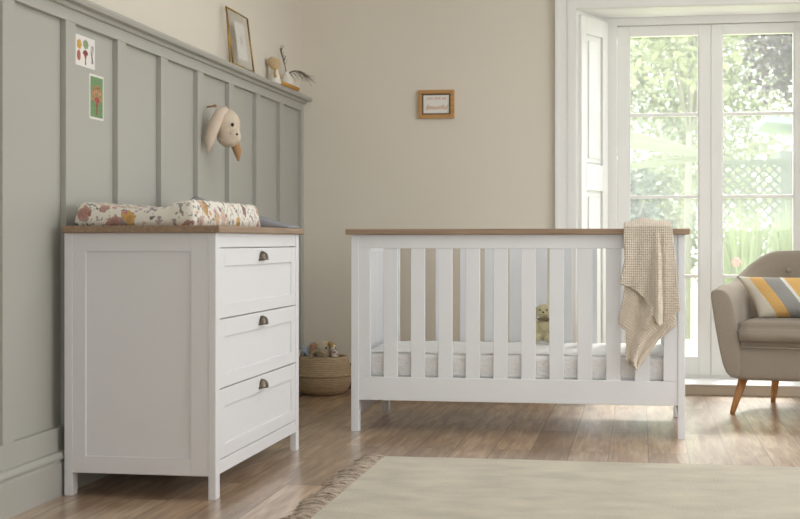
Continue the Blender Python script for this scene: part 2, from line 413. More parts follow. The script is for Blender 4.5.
for a0,a1 in ((z0+.12,mid-.075),(mid+.075,z1-.10)): bx(f,.085,W-.085,a0+.01,a1-.01,.012,.02)
st(f.build('trim_8','white',bevel=.003))
# door frame
fr=MB(); fr.box(-.128,.948,YD+.01,YD+.075,FZ,.0735).box(OX0+.001,OX1-.001,WY+.002,YD,OZ-.004,OZ-.0005)
fr.box(OX0+.0005,-.128,YD,YD+.09,FZ,OZ).box(.948,OX1-.0005,YD,YD+.09,FZ,OZ).box(-.128,.948,YD,YD+.09,2.118,OZ)
st(fr.build('trim_9','white',bevel=.002))
bars=(1.594,1.114,.650)
def leaf(idx,x0,x1,g0,g1):
    m=MB(); ya,yb=YD+.02,YD+.065
    m.box(x0,g0,ya,yb,.074,2.116).box(g1,x1,ya,yb,.074,2.116).box(g0,g1,ya,yb,2.055,2.116).box(g0,g1,ya,yb,.074,.183)
    for z in bars: m.box(g0,g1,ya+.008,yb-.008,z-.010,z+.010)
    # glazing bead
    m.box(g0,g0+.008,ya+.006,yb-.006,.183,2.055).box(g1-.008,g1,ya+.006,yb-.006,.183,2.055)
    if idx==1: m.box(x1-.015,x1+.014,yb+.001,yb+.014,.08,2.11)
    o=st(m.build('door_%d'%idx,'white',bevel=.002))
    zs=[.183]+[b for b in sorted(bars)]+[2.055]
    for k in range(4):
        pn=MB().box(g0+.002,g1-.002,ya+.02,ya+.024,zs[k]+.009,zs[k+1]-.009).build('pane','glass',o)
    return o
leaf(1,-.126,.4105,-.058,.343); leaf(2,.412,.946,.473,.882)

# ---------------------------------------------------------------- dresser
DX0,DX1,DY0,DY1=-1.905,-1.376,4.416,5.553
dr=thing('dresser','white three drawer dresser with grey oak top against sage panelled wall','dresser',((DX0+DX1)/2,(DY0+DY1)/2,0))
m=MB(); m.box(-1.908,-1.358,4.398,5.573,.883,.907)
m.build('top','oaky',dr,bevel=.004)
for xa,xb in ((DX0,-1.876),(-1.402,DX1)):
    for ya,yb in ((DY0,DY0+.046),(DY1-.046,DY1)):
        MB().box(xa,xb,ya,yb,0,.883).build('leg','dress',dr,bevel=.002)
for s,(ya,yb,yp) in enumerate(((DY0+.002,DY0+.02,DY0+.009),(DY1-.02,DY1-.002,DY1-.016))):
    m=MB(); m.box(-1.876,-1.83,ya,yb,.078,.883).box(-1.462,-1.402,ya,yb,.078,.883)
    m.box(-1.83,-1.462,ya,yb,.821,.883).box(-1.83,-1.462,ya,yb,.078,.135).box(-1.835,-1.457,yp,yp+.007,.13,.83)
    m.build('side_panel','dress',dr,bevel=.0012)
for za,zb in ((.834,.883),(.078,.124)): MB().box(-1.40,-1.379,DY0+.046,DY1-.046,za,zb).build('front_rail','dress',dr,bevel=.0015)
m=MB(); m.box(-1.895,-1.885,DY0+.03,DY1-.03,.08,.88).box(-1.885,-1.41,DY0+.03,DY1-.03,.08,.10)
m.box(-1.41,-1.403,DY0+.046,DY1-.046,.10,.88)
m.build('carcass','dress',dr)
dl=('top drawer','middle drawer','bottom drawer')
for k,(za,zb) in enumerate(((.597,.831),(.363,.593),(.127,.359))):
    ya,yb=DY0+.048,DY1-.048; fx0,fx1=-1.398,-1.378; 
    m=MB(); b_=.062
    m.box(fx0,fx1,ya,ya+b_,za,zb).box(fx0,fx1,yb-b_,yb,za,zb).box(fx0,fx1,ya+b_,yb-b_,zb-.06,zb).box(fx0,fx1,ya+b_,yb-b_,za,za+.045)
    m.box(fx0,fx1-.007,ya+b_-.002,yb-b_+.002,za+.04,zb-.055)
    d=m.build('drawer','dress',dr,bevel=.0012)
    # cup pull: half shell open at the bottom
    cy=(ya+yb)/2; ct=zb-.031; h=MB(); nu,nv=16,8
    def f(u,v,cy=cy,ct=ct):
        an=pi*u; ph=v*pi/2
        y=cy-.031*cos(an)*cos(ph*.0) * (1-.0*v)
        # dome: radius shrinks to the wall
        r=cos(ph)
        return (fx1+.001+.022*sin(ph)*1.0, cy-.031*cos(an)*(.35+.65*r) , ct-.014+.032*sin(an)*(.45+.55*r)+0)
    h.grid(f,nu,nv)
    # front lip closing the cup
    h.tube([(fx1+.003+.0*i, cy-.033+.066*i/12, ct-.014) for i in range(13)],.0022,6)
    h.box(fx1,fx1+.003,cy-.036,cy+.036,ct-.016,ct-.010)
    h.grid(lambda u,v,cy=cy,ct=ct:(fx1+.0225, cy-.011*cos(pi*u)*v, ct-.014+.0145*sin(pi*u)*v),12,3)
    h.build('handle','pewter',d,smooth=True,solid=.002)

# changing mat
cm=MB(); X0,X1,Y0,Y1=-1.886,-1.458,4.45,5.275
def prof(u):  # height over the width
    e=.0
    h=.058+.034*(abs(2*u-1)**2.2)
    if u>.8: h+=.006
    r=.035
    d=min(u,1-u)*(X1-X0)
    if d<r: h*= (1-(1-d/r)**2)**.5*.75+.25
    return h
nu,nv=48,70
def cmf(u,v):
    x=X0+u*(X1-X0); y=Y0+v*(Y1-Y0); d=min(v,1-v)*(Y1-Y0); r=.03
    k=1 if d>r else (1-(1-d/r)**2)**.5*.72+.28
    x=(x-(X0+X1)/2)*(1 if d>r else .985+.015*(d/r))+(X0+X1)/2
    h=prof(u)*k+.003*noise.noise(Vector((x*18,y*18,1)))+.0022*sin(y*95)*max(0,abs(2*u-1)-.75)*4
    return (x,y,.908+h)
cm.grid(cmf,nu,nv)
top=[v for v in cm.bm.verts]
# skirt with soft undercut
edges=[e for e in cm.bm.edges if e.is_boundary]
r=bmesh.ops.extrude_edge_only(cm.bm,edges=edges)
cx_,cy_=(X0+X1)/2,(Y0+Y1)/2
for v in [g for g in r['geom'] if isinstance(g,bmesh.types.BMVert)]:
    v.co.z=.9075; v.co.x=cx_+(v.co.x-cx_)*.985; v.co.y=cy_+(v.co.y-cy_)*.992
bmesh.ops.holes_fill(cm.bm,edges=[e for e in cm.bm.edges if e.is_boundary])
o=cm.build('changing_mat','floral',smooth=True)
tag(o,'floral printed changing mat with raised sides on top of the dresser','changing mat')
# grey folded blanket at the far end of the mat
gb=MB()
def gbf(u,v):
    x=-1.80+u*.44; y=5.30+v*.20
    z=.130*(1-u)**1.0*(1-.25*abs(2*v-1)**3)+.006
    if u<.06: z*=.4+.6*u/.06
    z+=.004*noise.noise(Vector((x*15,y*15,4)))
    return (x,y,.909+z)
gb.grid(gbf,24,14)
r=bmesh.ops.extrude_edge_only(gb.bm,edges=[e for e in gb.bm.edges if e.is_boundary])
for v in [g for g in r['geom'] if isinstance(g,bmesh.types.BMVert)]: v.co.z=.9075
bmesh.ops.holes_fill(gb.bm,edges=[e for e in gb.bm.edges if e.is_boundary])
tag(gb.build('folded_blanket','greyfab',smooth=True),'grey folded blanket behind the floral changing mat on the dresser','blanket')

# ---------------------------------------------------------------- crib
X0,X1,Y0,Y1=-1.2775,.1956,6.129,6.928
cr=thing('crib','white slatted crib with grey oak top rails in front of beige wall','crib',((X0+X1)/2,(Y0+Y1)/2,0))
for xa,xb in ((X0,X0+.035),(X1-.030,X1)):
    for ya,yb in ((Y0,Y0+.045),(Y1-.045,Y1)):
        MB().box(xa,xb,ya,yb,0,.885).build('leg','crib',cr,bevel=.002)
gi0,gi1=-1.190,.104; sw=.0635; gw=((gi1-gi0)-10*sw)/11
for ya,yb,nm in ((Y0+.004,Y0+.026,'front'),(Y1-.026,Y1-.004,'back')):
    MB().box(X0+.035,X1-.030,ya,yb,.823,.885).build('top_rail','crib',cr,bevel=.002)
    MB().box(X0+.035,X1-.030,ya,yb,.142,.247).build('bottom_rail','crib',cr,bevel=.002)
    for xa,xb in ((X0+.035,gi0),(gi1,X1-.030)):
        MB().box(xa,xb,ya,yb,.247,.823).build('stile','crib',cr,bevel=.002)
    for k in range(10):
        x=gi0+gw+k*(sw+gw)
        MB().box(x,x+sw,ya+.003,yb-.003,.245,.825).build('slat','crib',cr,bevel=.002)
for xa,xb,s in ((X0+.004,X0+.024,1),(X1-.024,X1-.004,-1)):
    m=MB(); ya,yb=Y0+.045,Y1-.045
    m.box(xa,xb,ya,ya+.06,.075,.885).box(xa,xb,yb-.06,yb,.075,.885).box(xa,xb,ya+.06,yb-.06,.80,.885).box(xa,xb,ya+.06,yb-.06,.075,.17)
    n=6; w_=(yb-ya-.12)/n
    for k in range(n): m.box(xa+.005,xb-.005,ya+.06+k*w_,ya+.06+(k+1)*w_-.003,.16,.81)
    m.box(xa+.008,xb-.008,ya+.05,yb-.05,.15,.82)
    m.build('end_panel','crib',cr,bevel=.0015)
MB().box(X0-.022,X1+.022,Y0-.022,Y0+.040,.885,.910).build('cap_rail','oak',cr,bevel=.004)
MB().box(X0-.022,X1+.022,Y1-.040,Y1+.022,.885,.910).build('cap_rail','oak',cr,bevel=.004)
for xa,xb in ((X0-.022,X0+.040),(X1-.040,X1+.022)): MB().box(xa,xb,Y0+.0405,Y1-.0405,.885,.909).build('cap_rail','oaky',cr,bevel=.003)
m=MB(); m.box(X0+.03,X1-.03,Y0+.03,Y1-.03,.225,.238).build('mattress_base','crib',cr)
# mattress
mt=thing('crib_mattress','white quilted mattress lying inside the crib','mattress',((X0+X1)/2,(Y0+Y1)/2,.2385))
def rbox(mb,x0,x1,y0,y1,z0,z1,r,amp=0,sc=10,n=40,seed=0):
    t=bmesh.new(); bmesh.ops.create_cube(t,size=1)
    for v in t.verts: v.co=Vector(((x0+x1)/2+v.co.x*(x1-x0),(y0+y1)/2+v.co.y*(y1-y0),(z0+z1)/2+v.co.z*(z1-z0)))
    bmesh.ops.bevel(t,geom=t.edges[:],offset=r,segments=4,affect='EDGES',profile=.5)
    if amp:
        bmesh.ops.subdivide_edges(t,edges=t.edges[:],cuts=3,use_grid_fill=True)
        for v in t.verts: v.co+=Vector((noise.noise(v.co*sc+Vector((seed,0,0))),noise.noise(v.co*sc+Vector((seed,9,0))),noise.noise(v.co*sc+Vector((seed,0,9)))))*amp
    mb.add(t); return mb
rbox(MB(),X0+.035,X1-.035,Y0+.036,Y1-.036,.2385,.351,.02).build('quilted_side','sheet',mt,smooth=True)
def shf(u,v):
    x=X0+.045+u*(X1-X0-.09); y=Y0+.045+v*(Y1-Y0-.09)
    return (x,y,.3535+.003*noise.noise(Vector((x*9,y*5,0)))+.0015*sin(x*60+y*40))
MB().grid(shf,90,40).build('fitted_sheet',mat('smooth_white_sheet',lin(242,241,240),.9,.2),mt,smooth=True,solid=.004)

# plush rabbit in crib
bx_,by_,bz_=-.458,6.80,.364
rb=thing('plush_rabbit','small khaki plush rabbit sitting on the crib mattress behind the slats','soft toy',(bx_,by_,bz_))
m=MB(); m.ell((bx_,by_,bz_+.062),(.038,.034,.055)); m.ell((bx_,by_-.004,bz_+.150),(.036,.034,.036)); m.ell((bx_,by_-.03,bz_+.142),(.017,.014,.013))
for s in (-1,1):
    m.tube([(bx_+s*.030,by_-.008,bz_+.10),(bx_+s*.044,by_-.02,bz_+.075),(bx_+s*.040,by_-.035,bz_+.045)],[.012,.013,.012])
    m.ell((bx_+s*.040,by_-.036,bz_+.042),.014)
    m.tube([(bx_+s*.020,by_-.02,bz_+.026),(bx_+s*.026,by_-.055,bz_+.018),(bx_+s*.028,by_-.08,bz_+.018)],[.019,.017,.016])
    m.ell((bx_+s*.026,by_-.082,bz_+.022),(.018,.014,.021))
m.build('body','toykhaki',rb,remesh=.0035,smooth=True)
for s in (-1,1):
    m=MB(); m.tube([(bx_+s*.020,by_+.004,bz_+.166),(bx_+s*.036,by_+.004,bz_+.162),(bx_+s*.044,by_-.002,bz_+.135),(bx_+s*.046,by_-.006,bz_+.10)],[.008,.011,.014,.010],12); m.ell((bx_+s*.046,by_-.006,bz_+.098),.011); m.build('ear','toykhaki',rb,smooth=True,remesh=.003)
    MB().ell((bx_+s*.017,by_-.036,bz_+.158),.0038,seg=12).build('eye','black',rb,smooth=True)
MB().ell((bx_,by_-.044,bz_+.147),(.005,.003,.0035),seg=12).build('nose','black',rb,smooth=True)
m=MB(); m.tube([(bx_+.027*cos(t),by_-.004+.026*sin(t),bz_+.112) for t in [2*pi*k/24 for k in range(25)]],.0055,8); m.build('neck_ribbon',mat('olive_ribbon',lin(132,120,88),.9),rb,smooth=True)

# knitted blanket over the rail (two plies, draped)
def interp(tb,z):
    if z>=tb[0][0]: return tb[0][1]
    for (a,va),(b,vb) in zip(tb,tb[1:]):
        if z>=b:
            t=(a-z)/(a-b); return va+(vb-va)*t
    return tb[-1][1]
kb=thing('knitted_blanket','oatmeal chunky knitted blanket draped over the right end of crib rail','blanket',(.04,6.09,.30))
def knit(a,b,amp=.0036,pa=.0105,pb=.0085):
    return amp*(sin(2*pi*a/pa)*.55+abs(sin(pi*b/pb))*1.1+.35*sin(2*pi*a/pa)*sin(2*pi*b/pb))
# upper ply: goes from inside the crib over the rail, down the front
bot=[(0,.672),(.15,.664),(.3,.640),(.42,.610),(.52,.565),(.60,.520),(.66,.497),(.72,.505),(.85,.535),(1,.565)]
def botz(c):
    for (a,va),(b,vb) in zip(bot,bot[1:]):
        if c<=b: return va+(vb-va)*(c-a)/(b-a)
    return bot[-1][1]
Ltab=[(.93,-.062),(.88,-.066),(.78,-.060),(.70,-.076),(.5,-.085)]
Rtab=[(.93,.137),(.85,.146),(.75,.156),(.65,.164),(.56,.173),(.4,.175)]
def plyA(c,t):
    # arc length: inner drop .16, top .07, front
    sI,sT=.12,.066; zb=botz(c); sF=.922-zb
    s=t*(sI+sT+sF)
    crown=.004+.020*math.exp(-((c-.42)/.22)**2)+.007*math.exp(-((c-.82)/.10)**2)
    if s<sI: y=6.180; z=.918-(sI-s); nrm=Vector((0,1,0))
    elif s<sI+sT:
        k=(s-sI)/sT; y=6.180-k*(6.180-6.092); z=.918+.010*sin(pi*k)+crown*sin(pi*k)**.7; nrm=Vector((0,-.3,1)).normalized()
    else: y=6.092; z=.918-(s-sI-sT); nrm=Vector((0,-1,0))
    zz=min(z,.93)
    xl=interp(Ltab,zz); xr=interp(Rtab,zz)
    x=xl+(xr-xl)*c
    down=max(0,.92-zz) if s>sI+sT else 0
    fold=.008*sin(c*8.5+.6+2*down)+.006*sin(c*17+down*9)+.020*math.exp(-((c-.66+.10*down)/.07)**2)-.016*math.exp(-((c-.76+.1*down)/.04)**2)
    y-= (fold+.006)*min(1,down*6)*1.0+.012*min(1,down*4)
    q=knit(z if s<sI or s>sI+sT else y, x)
    P=Vector((x,y,z))+nrm*q
    return P
MB().grid(plyA,110,230).build('upper_fold','knit',kb,smooth=True,solid=.006)
LB=[(.86,-.040),(.70,-.058),(.62,-.066),(.55,-.080),(.500,-.088),(.482,-.074),(.470,-.056),(.40,-.056),(.345,-.058),(.325,-.044),(.303,-.014)]
RB=[(.86,.10),(.70,.13),(.56,.145),(.52,.156),(.49,.152),(.46,.118),(.43,.082),(.37,.040),(.33,.016),(.303,-.006)]
def plyB(c,t):
    z=.86-t*(.86-.303); xl=interp(LB,z); xr=interp(RB,z); x=xl+(xr-xl)*c
    down=.86-z
    y=6.098-.016*min(1,down*3)*sin(c*6.5+down*9)-.020*math.exp(-((x-.00-.5*(z-.45))/.018)**2)*min(1,max(0,down-.2)*6)
    y-=.010*(1+sin(c*15+down*14+1))*min(1,down*4)
    y=min(y,6.110)
    a=(z*.8+x*.6); b=(x*.8-z*.6)
    return Vector((x,y-knit(a,b,.0034,.011,.010),z))
MB().grid(plyB,90,190).build('lower_fold','knit',kb,smooth=True,solid=.005)

# ---------------------------------------------------------------- rug
rg=thing('rug','ivory woven rug with taupe fringed edge on the wooden floor','rug',(1.0,4.3,0))
def rgf(u,v):
    x=-.985+u*3.6; y=2.6+v*(5.375-2.6)
    return (x,y+.004*noise.noise(Vector((x*3,0,0))),.006+.0010*noise.noise(Vector((x*7,y*7,0))))
MB().grid(rgf,90,70).build('rug_pile','rug',rg,solid=.010)
fb=MB(); y=2.62
while y<5.385:
    base=random.gauss(0,.30)+.10*sin(y*23); ln0=.098+random.uniform(-.02,.016)
    for k in range(7):
        a=base+random.gauss(0,.16); ln=ln0*random.uniform(.85,1.08); yy=y+random.uniform(-.006,.006)
        pts=[(-.980,yy,.007)]; lift=random.uniform(.1,1.2)
        for j in range(1,7):
            t=j/6; pts.append((-.980-ln*t*cos(a), yy+ln*t*sin(a)+.005*sin(t*9+y*40+k), max(.003,.008+.012*sin(t*pi)*lift-.004*t)))
        fb.tube(pts,[.0026,.0024,.0024,.0026,.0026,.0022,.0014],5)
    y+=.0205
o=fb.build('fringe','fringe',rg,smooth=True); o['kind']='stuff'; plab(o,'taupe knotted yarn fringe')

# ---------------------------------------------------------------- armchair
ac=thing('armchair','taupe upholstered tub armchair with splayed oak legs beside the French doors','armchair',(.80,7.253,0),radians(-14),local=True)
# plan path of the tub: left arm front -> back -> right arm front
def pathpt(t, hw, d0, d1, e=2.6):
    # t in 0..1 ; superellipse-like U. hw half width, d0 front y, d1 back y
    if t<.27: k=t/.27; return Vector((-hw, d0+(0.02-d0)*k,0)), Vector((-1,0,0))
    if t>.73: k=(1-t)/.27; return Vector((hw, d0+(0.02-d0)*k,0)), Vector((1,0,0))
    a=pi*(1-(t-.27)/.46); ca,sa=cos(a),sin(a)
    x=hw*math.copysign(abs(ca)**(2/e),ca); y=.02+(d1-.02)*abs(sa)**(2/e)
    n=Vector((math.copysign(abs(ca)**(2-2/e),ca)/hw, abs(sa)**(2-2/e)/(d1-.02),0)).normalized()
    return Vector((x,y,0)),n
m=MB(); NT=64; rings=[]
for i in range(NT+1):
    t=i/NT
    b_=min(1,max(0,1-abs(t-.5)/.235)*1.25); b_=b_*b_*(3-2*b_)
    H=.638+.168*b_+.014*(1-min(1,t/.15,(1-t)/.15)) *0
    H-= .018*max(0,1-min(t,1-t)/.12)
    th=.104-.012*b_
    def at(z,inn):
        k=(z-.18)/(H-.18)
        hw=.300+.085*min(1,k)**.75; d1=.375+.065*k
        P,n=pathpt(t,hw,-.350,d1)
        lean=0
        return P-n*(inn*(1.0))+Vector((0,0,z))
    ring=[at(.18,0.01),at(.24,0),at(.36,0),at(.50,0),at(H-.03,0),at(H-.008,.009),at(H,.030),at(H,th-.04),at(H-.02,th-.012),at(H-.06,th),at(.44,th+.004),at(.30,th),at(.18,th-.01)]
    rings.append([m.bm.verts.new(p) for p in ring])
n=len(rings[0])
for i in range(NT):
    for k in range(n): m.bm.faces.new((rings[i][k],rings[i][(k+1)%n],rings[i+1][(k+1)%n],rings[i+1][k]))
# rounded arm fronts: extrude slightly forward and shrink
for rg_,sg in ((rings[0],1),(rings[-1],1)):
    cen=sum((v.co for v in rg_),Vector())/n
    prev=rg_
    for sc,dy in ((.985,-.008),(.93,-.016),(.5,-.019)):
        new=[m.bm.verts.new(Vector((cen.x+(v.co.x-cen.x)*sc, v.co.y*0+rg_[0].co.y+dy, cen.z+(v.co.z-cen.z)*(1-(1-sc)*.35)))) for v in rg_]
        for k in range(n): m.bm.faces.new((prev[k],prev[(k+1)%n],new[(k+1)%n],new[k]))
        prev=new
    m.bm.faces.new(prev)
sh_=m.build('arms_and_back','chair',ac,smooth=True,sub=1)
rbox(MB(),-.250,.250,-.366,.30,.18,.335,.022,.002,8).build('seat_base','chair',ac,smooth=True)
def seatc():
    mb=MB(); t=bmesh.new(); bmesh.ops.create_cube(t,size=1)
    for v in t.verts: v.co=Vector((v.co.x*.530,-.050+v.co.y*.67,.399+v.co.z*.118))
    bmesh.ops.bevel(t,geom=t.edges[:],offset=.032,segments=5,affect='EDGES')
    bmesh.ops.subdivide_edges(t,edges=[e for e in t.edges if e.calc_length()>.2],cuts=8,use_grid_fill=True)
    for v in t.verts:
        if v.co.z>.44: v.co.z+=.016*(1-(v.co.x/.266)**2)*(1-((v.co.y+.045)/.33)**2)
    mb.add(t); return mb
seatc().build('seat_cushion','chair',ac,smooth=True)
m=MB(); m.tube([(-.225,-.380,.340),(.225,-.380,.340)],.004,8); m.build('piping','chair',ac,smooth=True)
MB().ell((-.10,.300,.700),(.013,.008,.013)).build('button','chair',ac,smooth=True)
MB().ell((.10,.300,.700),(.013,.008,.013)).build('button','chair',ac,smooth=True)
for (fx,fy),(tx,ty) in (((-.29,-.27),(-.235,-.225)),((.29,-.27),(.235,-.225)),((-.185,.335),(-.155,.275)),((.22,.33),(.19,.275))):
    m=MB(); m.tube([(fx,fy,0),(fx+(tx-fx)*.5,fy+(ty-fy)*.5,.1),(tx,ty,.2)],[.0125,.019,.025],20); m.build('leg','legoak',ac,smooth=True)
# cushion: pillow with a wave pattern, leaning on the chair back
cu=MB(); NU=36
def pil(sgn):
    def f(u,v):
        a=2*u-1; b=2*v-1
        x=a*.255*(1-.07*(1-abs(b)**2)*abs(a)**3); z=b*.130*(1-.10*(1-abs(a)**2)*abs(b)**3)
        th=.062*((1-abs(a)**2.6)*(1-abs(b)**2.6))**.55
        return (x-z*.50+.0,sgn*th,z*.90)
    return f
cu.grid(pil(1),NU,20); cu.grid(pil(-1),NU,20)
co=cu.build('scatter_cushion','cushion',smooth=True,weld=.0005)
co.rotation_euler=(radians(-28),0,radians(-14)); co.location=(.79,7.20,.572)
tag(co,'cream mustard and grey wave patterned cushion on the armchair seat','cushion')

# ---------------------------------------------------------------- basket and contents
BX,BY=-1.745,7.60
bk=thing('belly_basket','woven seagrass belly basket in the corner behind the dresser','basket',(BX,BY,0))
pr=[(.085,.0),(.118,.006),(.145,.035),(.160,.075),(.163,.100),(.158,.106),(.167,.104),(.169,.112),(.163,.120),(.158,.150),(.146,.185),(.135,.212),(.131,.216),(.127,.210),(.138,.18),(.150,.14),(.150,.09),(.13,.03),(.08,.012)]
MB().lathe(pr,(BX,BY,0),48).build('bowl','basket',bk,smooth=True)
for s in (-1,1):
    pts=[(BX+s*(.10+.0)*cos(t)*0+(.045*cos(t)),BY+s*-.125,.205+.045*sin(t)) for t in [pi*k/12 for k in range(13)]]
    MB().tube(pts,.006,8).build('handle','basket',bk,smooth=True)
pl=thing('plush_bunny','cream plush bunny with a patterned ear lying in the seagrass basket','soft toy',(BX,BY,.14))
m=MB(); m.ell((BX+.01,BY-.01,.245),(.055,.045,.055)); m.ell((BX+.0,BY,.17),(.06,.05,.06)); m.build('body','toycream',pl,smooth=True,remesh=.005)
m=MB(); m.tube([(BX+.04,BY-.03,.292),(BX+.065,BY-.045,.275),(BX+.080,BY-.055,.22),(BX+.082,BY-.06,.185)],[.010,.017,.022,.012],12); m.build('ear','floral',pl,smooth=True,remesh=.004)
m=MB(); m.tube([(BX-.03,BY-.03,.285),(BX-.05,BY-.04,.27),(BX-.058,BY-.05,.225)],[.010,.016,.012],12); m.build('ear','toytan',pl,smooth=True,remesh=.004)
m=MB(); m.ell((BX+.03,BY-.052,.262),.005,seg=10); m.build('eye','black',pl,smooth=True)
g=MB()
def gf(u,v):
    x=BX-.115+u*.085; y=BY-.045+v*.09
    return (x,y,.222+.062*sin(pi*min(1,v*1.1))*(.6+.4*u)+.012*sin(u*9+v*5))
g.grid(gf,20,16)
tag(g.build('muslin_cloth','gingham',smooth=True,solid=.006),'blue and white checked cloth tucked in the basket beside the plush bunny','cloth')

# ---------------------------------------------------------------- wall mounted rabbit head
hc=Vector((-1.853,6.05,1.378)); F=Vector((.80,-.58,-.12)).normalized(); Rr=Vector((-F.y,F.x,0)).normalized(); U=Rr.cross(F)*-1
U=F.cross(Rr)*-1 if (F.cross(Rr)).z<0 else F.cross(Rr)
hd=thing('rabbit_head_decoration','cream linen rabbit head hanging on the sage panelled wall from a peg','wall decoration',(-1.93,6.05,1.38))
hc=Vector((-1.850,6.09,1.372))
m=MB(); m.ell(hc+Vector((0,0,.012)),(.066,.066,.074)); m.ell(hc+F*.022-Vector((0,0,.040)),(.056,.054,.048)); m.ell(hc+F*.050-Vector((0,0,.030)),(.034,.034,.030)); m.build('head','toycream',hd,smooth=True,remesh=.004)
def L(a,b,c): return hc+F*a+Rr*b+U*c
# near ear (towards the camera, left) and far ear
side=Vector((-.25,-.97,0)).normalized()
for s,e0,mn in ((1,Vector((-1.895,5.985,1.43)),'toycream'),(-1,Vector((-1.815,6.105,1.38)),'toycream')):
    m=MB()
    if s==1: pts=[(-1.835,6.05,1.452),(-1.856,6.025,1.435),(-1.876,6.00,1.375),(-1.892,5.985,1.31),(-1.900,5.98,1.25)]; rr=[.014,.024,.028,.024,.004]
    else: pts=[(-1.845,6.16,1.33),(-1.828,6.165,1.30),(-1.818,6.165,1.27),(-1.812,6.165,1.222)]; rr=[.012,.022,.020,.004]
    m.tube(pts,rr,14); m.build('ear','earpink' if s==1 else 'toytan',hd,smooth=True)
view=Vector((-hc.x,-hc.y,.855-hc.z)).normalized(); rt=Vector((cos(.17),sin(.17),0))
def face(r,u,rad):  # point on the head surface at image-right r and up u offsets
    base=hc+rt*r+Vector((0,0,u)); k=sqrt(max(0,.068**2-r*r-u*u)); return base+view*k
MB().ell(face(.030,.012,0),(.0075,.0075,.0085),seg=12).build('eye','black',hd,smooth=True)
MB().ell(hc+F*.083-Vector((0,0,.026)),(.006,.008,.005),seg=12).build('nose','black',hd,smooth=True)
m=MB(); p0=face(.040,-.030,0)+view*.004
m.tube([face(.020,-.026,0)+view*.010,face(.028,-.034,0)+view*.012,face(.038,-.036,0)+view*.012],.003,6); m.build('cheek_stitch','toypink',hd,smooth=True)
m=MB(); m.tube([(-1.951,6.13,1.470),(-1.915,6.13,1.475)],.0045,10); m.ell((-1.913,6.13,1.475),.008); m.build('peg','toytan',hd,smooth=True)

# ---------------------------------------------------------------- cards on the panelling
def disc(mb,x,y,z,ry,rz,seg=20,f=None,t=.0008):
    pts=[]
    for k in range(seg):
        a=2*pi*k/seg; q=f(a) if f else 1
        pts.append((y+ry*cos(a)*q,z+rz*sin(a)*q))
    mb.prism(pts,x,x+t,'yz')
CX=PX
c1=thing('botanical_card','cream card with five small nature drawings, higher of the two on the panelling','card',(CX,4.68,1.475))
MB().box(CX,CX+.002,4.60,4.775,1.476,1.585).build('card','paper',c1)
q=MB(); disc(q,CX+.002,4.632,1.552,.020,.017,20,lambda a:1+.12*cos(5*a)); q.build('ochre_shell','ochre',c1)
q=MB(); disc(q,CX+.002,4.690,1.558,.024,.016,20,lambda a:1+.1*cos(7*a)); q.build('green_shell','sageprint',c1)
q=MB(); disc(q,CX+.002,4.628,1.508,.015,.019,20,lambda a:1+.25*sin(a)); q.build('brown_shell','red',c1)
q=MB()
def branch(mb,x,y,z,a,l,w,dep):
    y2=y+l*cos(a); z2=z+l*sin(a); mb.prism([(y-w*sin(a),z+w*cos(a)),(y+w*sin(a),z-w*cos(a)),(y2+w*.7*sin(a),z2-w*.7*cos(a)),(y2-w*.7*sin(a),z2+w*.7*cos(a))],x+dep*.00005,x+.0008+dep*.00005,'yz')
    if dep>0:
        for da in (-.55,0,.55): branch(mb,x,y2,z2,a+da,l*.68,w*.75,dep-1)
branch(q,CX+.002,4.688,1.484,pi/2,.022,.0045,3); q.build('coral_drawing','red',c1)
q=MB()
for k in range(3):
    pts=[(4.742+k*.007+.004*sin(j*.9+k),1.495+j*.008) for j in range(9)]
    for a_,b_ in zip(pts,pts[1:]): q.prism([(a_[0]-.0015,a_[1]),(a_[0]+.0015,a_[1]),(b_[0]+.0015,b_[1]),(b_[0]-.0015,b_[1])],CX+.002,CX+.0028,'yz')
q.build('strand_drawing','greyprint',c1)
c1.location.y+=.016
c2=thing('green_coral_card','green card with an orange coral drawing and cream border, lower on the panelling','card',(CX,4.79,1.297))
MB().box(CX,CX+.002,4.726,4.858,1.298,1.460).build('card','paper',c2)
MB().box(CX+.002,CX+.0026,4.734,4.850,1.306,1.452).build('green_field','cardgreen',c2)
q=MB(); branch(q,CX+.0026,4.792,1.316,pi/2,.044,.0042,3); branch(q,CX+.0028,4.792,1.345,pi/2+.8,.030,.003,2); branch(q,CX+.0028,4.792,1.345,pi/2-.8,.030,.003,2); q.build('coral_drawing','orange',c2)
q=MB(); branch(q,CX+.0036,4.792,1.316,pi/2,.03,.005,2); q.build('stem_drawing','red',c2)

c2.location.y+=.016
# ---------------------------------------------------------------- things on the panel ledge
LZ=1.692
fr=thing('glass_photo_frame','brass edged glass frame with small print on the panelling ledge','picture frame',(-1.90,6.52,LZ))
ya,yb,h=6.34,6.70,.272; xb,xt=-1.890,-1.925
def fp(y,z,o=0): return (xb+(xt-xb)*z/h+o,y,LZ+z)
m=MB()
for a_,b_ in (((ya,.004),(yb,.004)),((yb,.004),(yb,h)),((yb,h),(ya,h)),((ya,h),(ya,.004))): m.tube([fp(*a_),fp(*b_)],.0045,8)
m.build('brass_edge','brass',fr,smooth=True)
q=MB(); q.bm.faces.new([q.bm.verts.new(fp(y,z)) for y,z in ((ya,.004),(yb,.004),(yb,h),(ya,h))]); q.build('pane','glass',fr,solid=.002)
q=MB(); q.bm.faces.new([q.bm.verts.new(fp(y,z,-.002)) for y,z in ((6.46,.045),(6.62,.045),(6.62,.225),(6.46,.225))]); q.build('print','paper',fr,solid=.001)
q=MB()
for k in range(5):
    a=k*1.25; y_=6.54+.015*cos(a); z_=.14+.018*sin(a)
    q.ell(fp(y_,z_,.001),(.001,.012,.010),seg=10)
q.build('leaf_drawing',mat('pale_print',lin(206,200,190),.8),fr)
